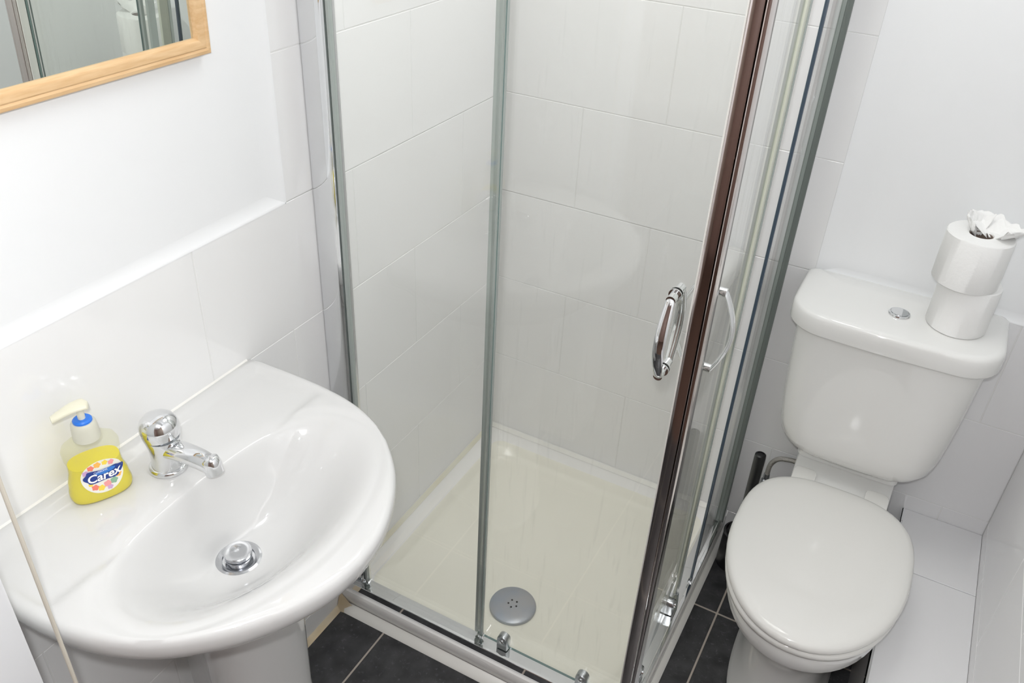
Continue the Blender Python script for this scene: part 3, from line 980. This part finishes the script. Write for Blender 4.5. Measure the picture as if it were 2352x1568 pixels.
# ------------------------------------------------------------------ mirror
mir = thing('wall_mirror', 'pine framed mirror leaning forward on the left wall above the basin', 'mirror', (XL - 0.004, 0.62, 1.364), (0, math.radians(2.0), 0))
MY0, MY1, MH, FWD = 0.40 - 0.62, 0.897 - 0.62, 0.52, 0.024
fprof = [(0.000, 0.0), (0.0, 0.013), (0.002, 0.0155), (0.006, 0.0162), (0.009, 0.0150), (0.011, 0.0165), (0.018, 0.0165), (0.0215, 0.0145), (0.0235, 0.011), (FWD, 0.0085), (FWD, 0.0)]
corners = [(MY0, 0), (MY1, 0), (MY1, MH), (MY0, MH)]
ins = [(1, 1), (-1, 1), (-1, -1), (1, -1)]
for k in range(4):
    a, b = corners[k], corners[(k + 1) % 4]
    ia, ib = ins[k], ins[(k + 1) % 4]
    ra = [(d, a[0] + ia[0] * o_, a[1] + ia[1] * o_) for o_, d in fprof]
    rb = [(d, b[0] + ib[0] * o_, b[1] + ib[1] * o_) for o_, d in fprof]
    obj('frame_rail', loft([ra, rb]), 'pine', mir, angle=30)
obj('mirror_glass', box(0.002, 0.0075, MY0 + FWD - 0.003, MY1 - FWD + 0.003, FWD - 0.003, MH - FWD + 0.003), 'mirror', mir, smooth=False)

# ------------------------------------------------------------------ toilet
TC = 0.021
toilet = thing('toilet', 'white close coupled toilet with closed lid beside the shower', 'toilet', (TC, 1.45, 0))
def tl(p):
    return (p[0] - TC, p[1] - 1.45, p[2])
# egg outline for pan and seat
def egg(z, hw, y0, y1, n=64, yc=None, pw=2.15, back=2.4):
    yc = (y0 + y1) / 2 + 0.035 if yc is None else yc
    out = []
    for k in range(n):
        a = 2 * PI * k / n
        c, s_ = math.cos(a), math.sin(a)
        p = back if s_ > 0 else pw
        ry = (y1 - yc) if s_ > 0 else (yc - y0)
        x = hw * math.copysign(abs(c) ** (2 / p), c)
        y = yc + ry * math.copysign(abs(s_) ** (2 / p), s_)
        out.append(tl((TC + x, y, z)))
    return out
# bowl and pedestal
bm = bmesh.new()
pan = [egg(0.0, 0.110, 1.245, 1.74, pw=2.8, back=3.2), egg(0.012, 0.111, 1.242, 1.74, pw=2.8, back=3.2), egg(0.022, 0.105, 1.248, 1.738, pw=2.8, back=3.2), egg(0.10, 0.098, 1.258, 1.735, pw=2.6, back=3.0), egg(0.19, 0.097, 1.255, 1.735, pw=2.4, back=3.0),
       egg(0.25, 0.108, 1.240, 1.73), egg(0.29, 0.128, 1.208, 1.71), egg(0.318, 0.146, 1.180, 1.69), egg(0.336, 0.156, 1.168, 1.67), egg(0.343, 0.158, 1.166, 1.665), egg(0.346, 0.164, 1.156, 1.66), egg(0.352, 0.168, 1.151, 1.655), egg(0.388, 0.169, 1.148, 1.65), egg(0.395, 0.167, 1.150, 1.65), egg(0.398, 0.160, 1.158, 1.645)]
add_loft(bm, pan)
obj('pan', bm, 'ceramic', toilet, angle=50)
# back shelf of the pan that carries the cistern
def shelf(z, ins, y0=1.585):
    pts = []
    for (x, y) in ((-0.104, y0), (0.104, y0), (0.106, 1.64), (0.108, 1.70), (0.112, 1.765), (-0.112, 1.765), (-0.108, 1.70), (-0.106, 1.64)):
        pts.append((TC + x * (1 - ins), y + (0.003 if y < 1.6 else 0) * (ins > 0), z))
    return [tl(q) for q in pts]
obj('pan_shelf', loft([shelf(0.20, 0.12), shelf(0.30, 0.04), shelf(0.385, 0), shelf(0.410, 0), shelf(0.418, 0.015), shelf(0.420, 0.04)]), 'ceramic', toilet, angle=50)
# seat ring and lid
SY0, SY1 = 1.139, 1.604
bm = bmesh.new()
add_loft(bm, [egg(0.3985, 0.168, SY0 + .006, SY1 - .01), egg(0.402, 0.174, SY0 + .001, SY1 - .006), egg(0.411, 0.1755, SY0, SY1 - .005), egg(0.4155, 0.173, SY0 + .003, SY1 - .008), egg(0.417, 0.165, SY0 + .01, SY1 - .015)])
obj('seat', bm, 'seat', toilet, angle=60)
bm = bmesh.new()
egg_ = egg
def egg(*a, **k):
    k.setdefault('yc', 1.400); k['pw'] = 2.03
    return egg_(*a, **k)
add_loft(bm, [egg(0.4178, 0.170, SY0 + .005, SY1 - .006, back=3.0), egg(0.4200, 0.1765, SY0 - .001, SY1, back=3.0), egg(0.4250, 0.1780, SY0 - .0025, SY1 + .001, back=3.0), egg(0.4310, 0.1765, SY0 - .001, SY1, back=3.0), egg(0.4355, 0.172, SY0 + .004, SY1 - .004, back=3.0),
              egg(0.4385, 0.163, SY0 + .013, SY1 - .012, back=3.0), egg(0.4405, 0.145, SY0 + .03, SY1 - .03, back=2.8), egg(0.4420, 0.11, SY0 + .065, SY1 - .06, back=2.5), egg(0.4428, 0.06, SY0 + .12, SY1 - .11, back=2.2), egg(0.4430, 0.01, SY0 + .20, SY1 - .19, back=2.0)])
obj('seat_lid', bm, 'seat', toilet, angle=60)
for sx in (-1, 1):
    bm = loft([[tl(q) for q in rrect(TC + sx * 0.078 - 0.024, TC + sx * 0.078 + 0.024, 1.575, 1.640 - i_, z, 0.012, 6)] for z, i_ in ((0.412, 0), (0.428, 0), (0.433, 0.003), (0.4345, 0.008))])
    obj('hinge', bm, 'seat', toilet)
# cistern
def bowed(x0, x1, y0, y1, z, rf, bow, n=10):
    """rounded rectangle whose front edge (y0) is bowed forward"""
    pts = rrect(x0, x1, y0, y1, z, 0.014, n, rf=rf)
    xc, hw = (x0 + x1) / 2, (x1 - x0) / 2
    out = []
    # densify the front edge
    for i, p in enumerate(pts):
        out.append(p)
    last = out[-1]; first = out[0]
    for k in range(1, 14):
        t = k / 14
        out.append((last[0] + (first[0] - last[0]) * t, last[1] + (first[1] - last[1]) * t, z))
    res = []
    for x, y, zz in out:
        f = smooth((y1 - y) / (y1 - y0)) * (1 - ((x - xc) / hw) ** 2)
        res.append(tl((x, y - bow * f, zz)))
    return res
CY1 = YB - 0.006
cb = []
for z, hx, fy, bow, rf in ((0.452, 0.100, 1.690, 0.004, 0.04), (0.455, 0.118, 1.672, 0.006, 0.05), (0.464, 0.136, 1.652, 0.008, 0.06), (0.480, 0.150, 1.638, 0.011, 0.06), (0.500, 0.162, 1.630, 0.012, 0.062), (0.53, 0.169, 1.626, 0.013, 0.062), (0.60, 0.176, 1.620, 0.014, 0.062),
                           (0.68, 0.1805, 1.616, 0.014, 0.062), (0.76, 0.184, 1.613, 0.015, 0.062), (0.797, 0.1855, 1.612, 0.015, 0.062)):
    cb.append(bowed(TC - hx, TC + hx, fy, CY1, z, rf, bow))
obj('cistern', loft(cb), 'ceramic', toilet, angle=60)
obj('cistern_foot', loft([[tl(q) for q in rrect(TC - 0.112, TC + 0.112, 1.690, 1.765, z, 0.02, 6)] for z in (0.4205, 0.456)]), 'ceramic', toilet)
lidr = []
for z, i_ in ((0.7985, 0.006), (0.800, 0.001), (0.803, 0.0), (0.826, 0.0), (0.835, 0.0008), (0.8405, 0.003), (0.8438, 0.007), (0.8450, 0.014)):
    lidr.append(bowed(TC - 0.203 + i_, TC + 0.203 - i_, 1.590 + i_, CY1 - i_ * .3, z, 0.072 - i_ * .5, 0.010))
lidr += [bowed(TC - 0.12, TC + 0.12, 1.65, CY1 - 0.05, 0.8455, 0.03, 0.004)]
obj('cistern_lid', loft(lidr), 'ceramic', toilet, angle=60)
fb = obj('flush_button', loft([[tl(q) for q in circ(TC, 1.683, z, r, 36)] for r, z in ((0.0205, 0.8452), (0.0215, 0.847), (0.0205, 0.8495), (0.0185, 0.8500), (0.0175, 0.8485))]), 'chrome', toilet, label='round chrome dual flush button')
def halfmoon(x_lo, x_hi, r, z0, z1):
    pts = [(r * math.cos(2 * PI * k / 40), r * math.sin(2 * PI * k / 40)) for k in range(40)]
    pts = [(min(max(x, x_lo), x_hi), y) for x, y in pts]
    return [[tl((TC + x, 1.683 + y, z)) for x, y in pts] for z in (z0, z1)]
obj('button_half', loft(halfmoon(-1, 0.0040, 0.0168, 0.8485, 0.8515)), 'chrome', fb)
obj('button_half', loft(halfmoon(0.0052, 1, 0.0168, 0.8485, 0.8505)), 'chrome_dull', fb)

# toilet rolls stacked on the lid
def roll(name, x, y, z, label, R0=0.056, h=0.100, core=0.021):
    o = thing(name, label, 'toilet roll', (x, y, z), group='toilet rolls stacked on the cistern')
    n = 48
    bm = bmesh.new()
    prof = [(core, 0.001), (R0 - 0.002, 0.0), (R0, 0.002), (R0, h - 0.002), (R0 - 0.002, h), (R0 * .7, h - 0.0007), (core + 0.001, h - 0.001), (core, h - 0.003), (core, 0.001)]
    rings = []
    for r, zz in prof:
        rings.append([((r + 0.0007 * math.sin(3 * a + zz * 40) * (r > 0.04)) * math.cos(a), (r + 0.0007 * math.sin(3 * a + zz * 40) * (r > 0.04)) * math.sin(a), zz) for a in [2 * PI * k / n for k in range(n)]])
    add_loft(bm, rings, cap0=False, cap1=False)
    bmesh.ops.remove_doubles(bm, verts=bm.verts, dist=1e-6)
    obj('paper_roll', bm, 'paper', o, angle=45)
    bm = bmesh.new()
    add_loft(bm, [circ(0, 0, zz, r, n) for r, zz in ((core - 0.0002, 0.002), (core - 0.0002, h - 0.004), (core - 0.0016, h - 0.004), (core - 0.0016, 0.002))], cap0=False, cap1=False)
    obj('core', bm, 'card', o, label='brown cardboard core')
    return o
r1 = roll('toilet_roll', 0.124, 1.700, 0.8462, 'lower white toilet roll standing on the cistern lid')
r2 = roll('toilet_roll', 0.110, 1.690, 0.9467, 'upper white toilet roll with its end twisted up in the top', R0=0.0595)
# the paper end tucked into the top: a crumpled sheet rising from the core
def crumple(parent, seed, base, rad, hgt, sq, a0, a1, name='loose_end'):
    rnd = random.Random(seed)
    nu, nv = 40, 14
    bm = bmesh.new()
    grid = []
    for j in range(nv + 1):
        v = j / nv
        row = []
        for i in range(nu + 1):
            u = i / nu
            a = a0 + (a1 - a0) * u
            r = 0.008 + rad * math.sin(PI * min(v, 0.95) * 0.78) * (1 + 0.12 * math.sin(a * 3 + seed) + 0.03 * math.sin(a * 7 + v * 6))
            z = base[2] + hgt * math.sin(PI * v * 0.62) * (1 + 0.16 * math.sin(a * 2 + seed * 2) + 0.04 * math.sin(a * 5 + v * 4)) - 0.015 * smooth((v - 0.8) / 0.2)
            nz = noise.noise(Vector((math.cos(a) * 3, math.sin(a) * 3, v * 4 + seed))) * 0.008
            row.append(bm.verts.new((base[0] + math.cos(a) * (r + nz) * sq, base[1] + math.sin(a) * (r + nz), z + nz)))
        grid.append(row)
    for j in range(nv):
        for i in range(nu):
            bm.faces.new((grid[j][i], grid[j][i + 1], grid[j + 1][i + 1], grid[j + 1][i]))
    o = obj(name, bm, 'paper', parent, angle=80, label='crumpled loose end of paper')
    md = o.modifiers.new('t', 'SOLIDIFY')
    md.thickness = 0.0006
    return o
crumple(r2, 1.7, (0.016, 0.004, 0.094), 0.040, 0.028, 1.05, -1.1, 3.0)
crumple(r2, 4.1, (-0.004, 0.008, 0.090), 0.020, 0.036, 1.0, 1.0, 4.2)

# toilet brush
br = thing('toilet_brush', 'black toilet brush handle standing between the shower and toilet', 'toilet brush', (-0.168, 1.700, 0))
obj('holder', lathe(0, 0, [(0.040, 0.0), (0.042, 0.004), (0.040, 0.10), (0.041, 0.112), (0.036, 0.114), (0.034, 0.106)], 36), 'black', br)
obj('brush_handle', lathe(0, 0, [(0.030, 0.115), (0.030, 0.121), (0.015, 0.127), (0.0125, 0.135), (0.0130, 0.25), (0.0137, 0.370), (0.0130, 0.3755), (0.0095, 0.3775), (0.0090, 0.3745), (0.001, 0.374)], 28), 'black', br)

# water supply hose with valve
hl = tl
hp_ = catmull([hl(q) for q in ((-0.148, 1.770, 0.262), (-0.146, 1.770, 0.300), (-0.132, 1.770, 0.325), (-0.108, 1.770, 0.334), (-0.072, 1.777, 0.334), (-0.050, 1.782, 0.350), (-0.060, 1.782, 0.378), (-0.085, 1.780, 0.398), (-0.100, 1.778, 0.420), (-0.103, 1.776, 0.456))], 8)
hose = obj('supply_hose', tube(hp_, 0.0062, 14), 'steel_hose', toilet, label='braided steel water hose looping from the valve')
hx, hy = -0.148 - TC, 1.770 - 1.45
obj('hose_nut', lathe(hx, hy, [(0.008, 0.235), (0.0105, 0.238), (0.0105, 0.250), (0.008, 0.253), (0.0075, 0.270)], 6), 'chrome_dull', hose, smooth=False)
obj('valve', lathe(hx, hy, [(0.0075, 0.195), (0.0115, 0.200), (0.0115, 0.214), (0.0085, 0.217), (0.0085, 0.236)], 8), 'brass', hose, smooth=False)
obj('pipe', lathe(hx, hy, [(0.0072, 0.0), (0.0072, 0.198)], 16), 'chrome_dull', hose)

# light pull cord
cord = tube([(-0.7215, 0.325, 2.28), (-0.7215, 0.325, 1.2), (-0.7215, 0.325, 0.50)], 0.0024, 10, up=Vector((1, 0, 0)))
co = obj('pull_cord', cord, 'cord')
co['label'] = 'thin beige light pull cord hanging in front of the basin'
co['category'] = 'cord'
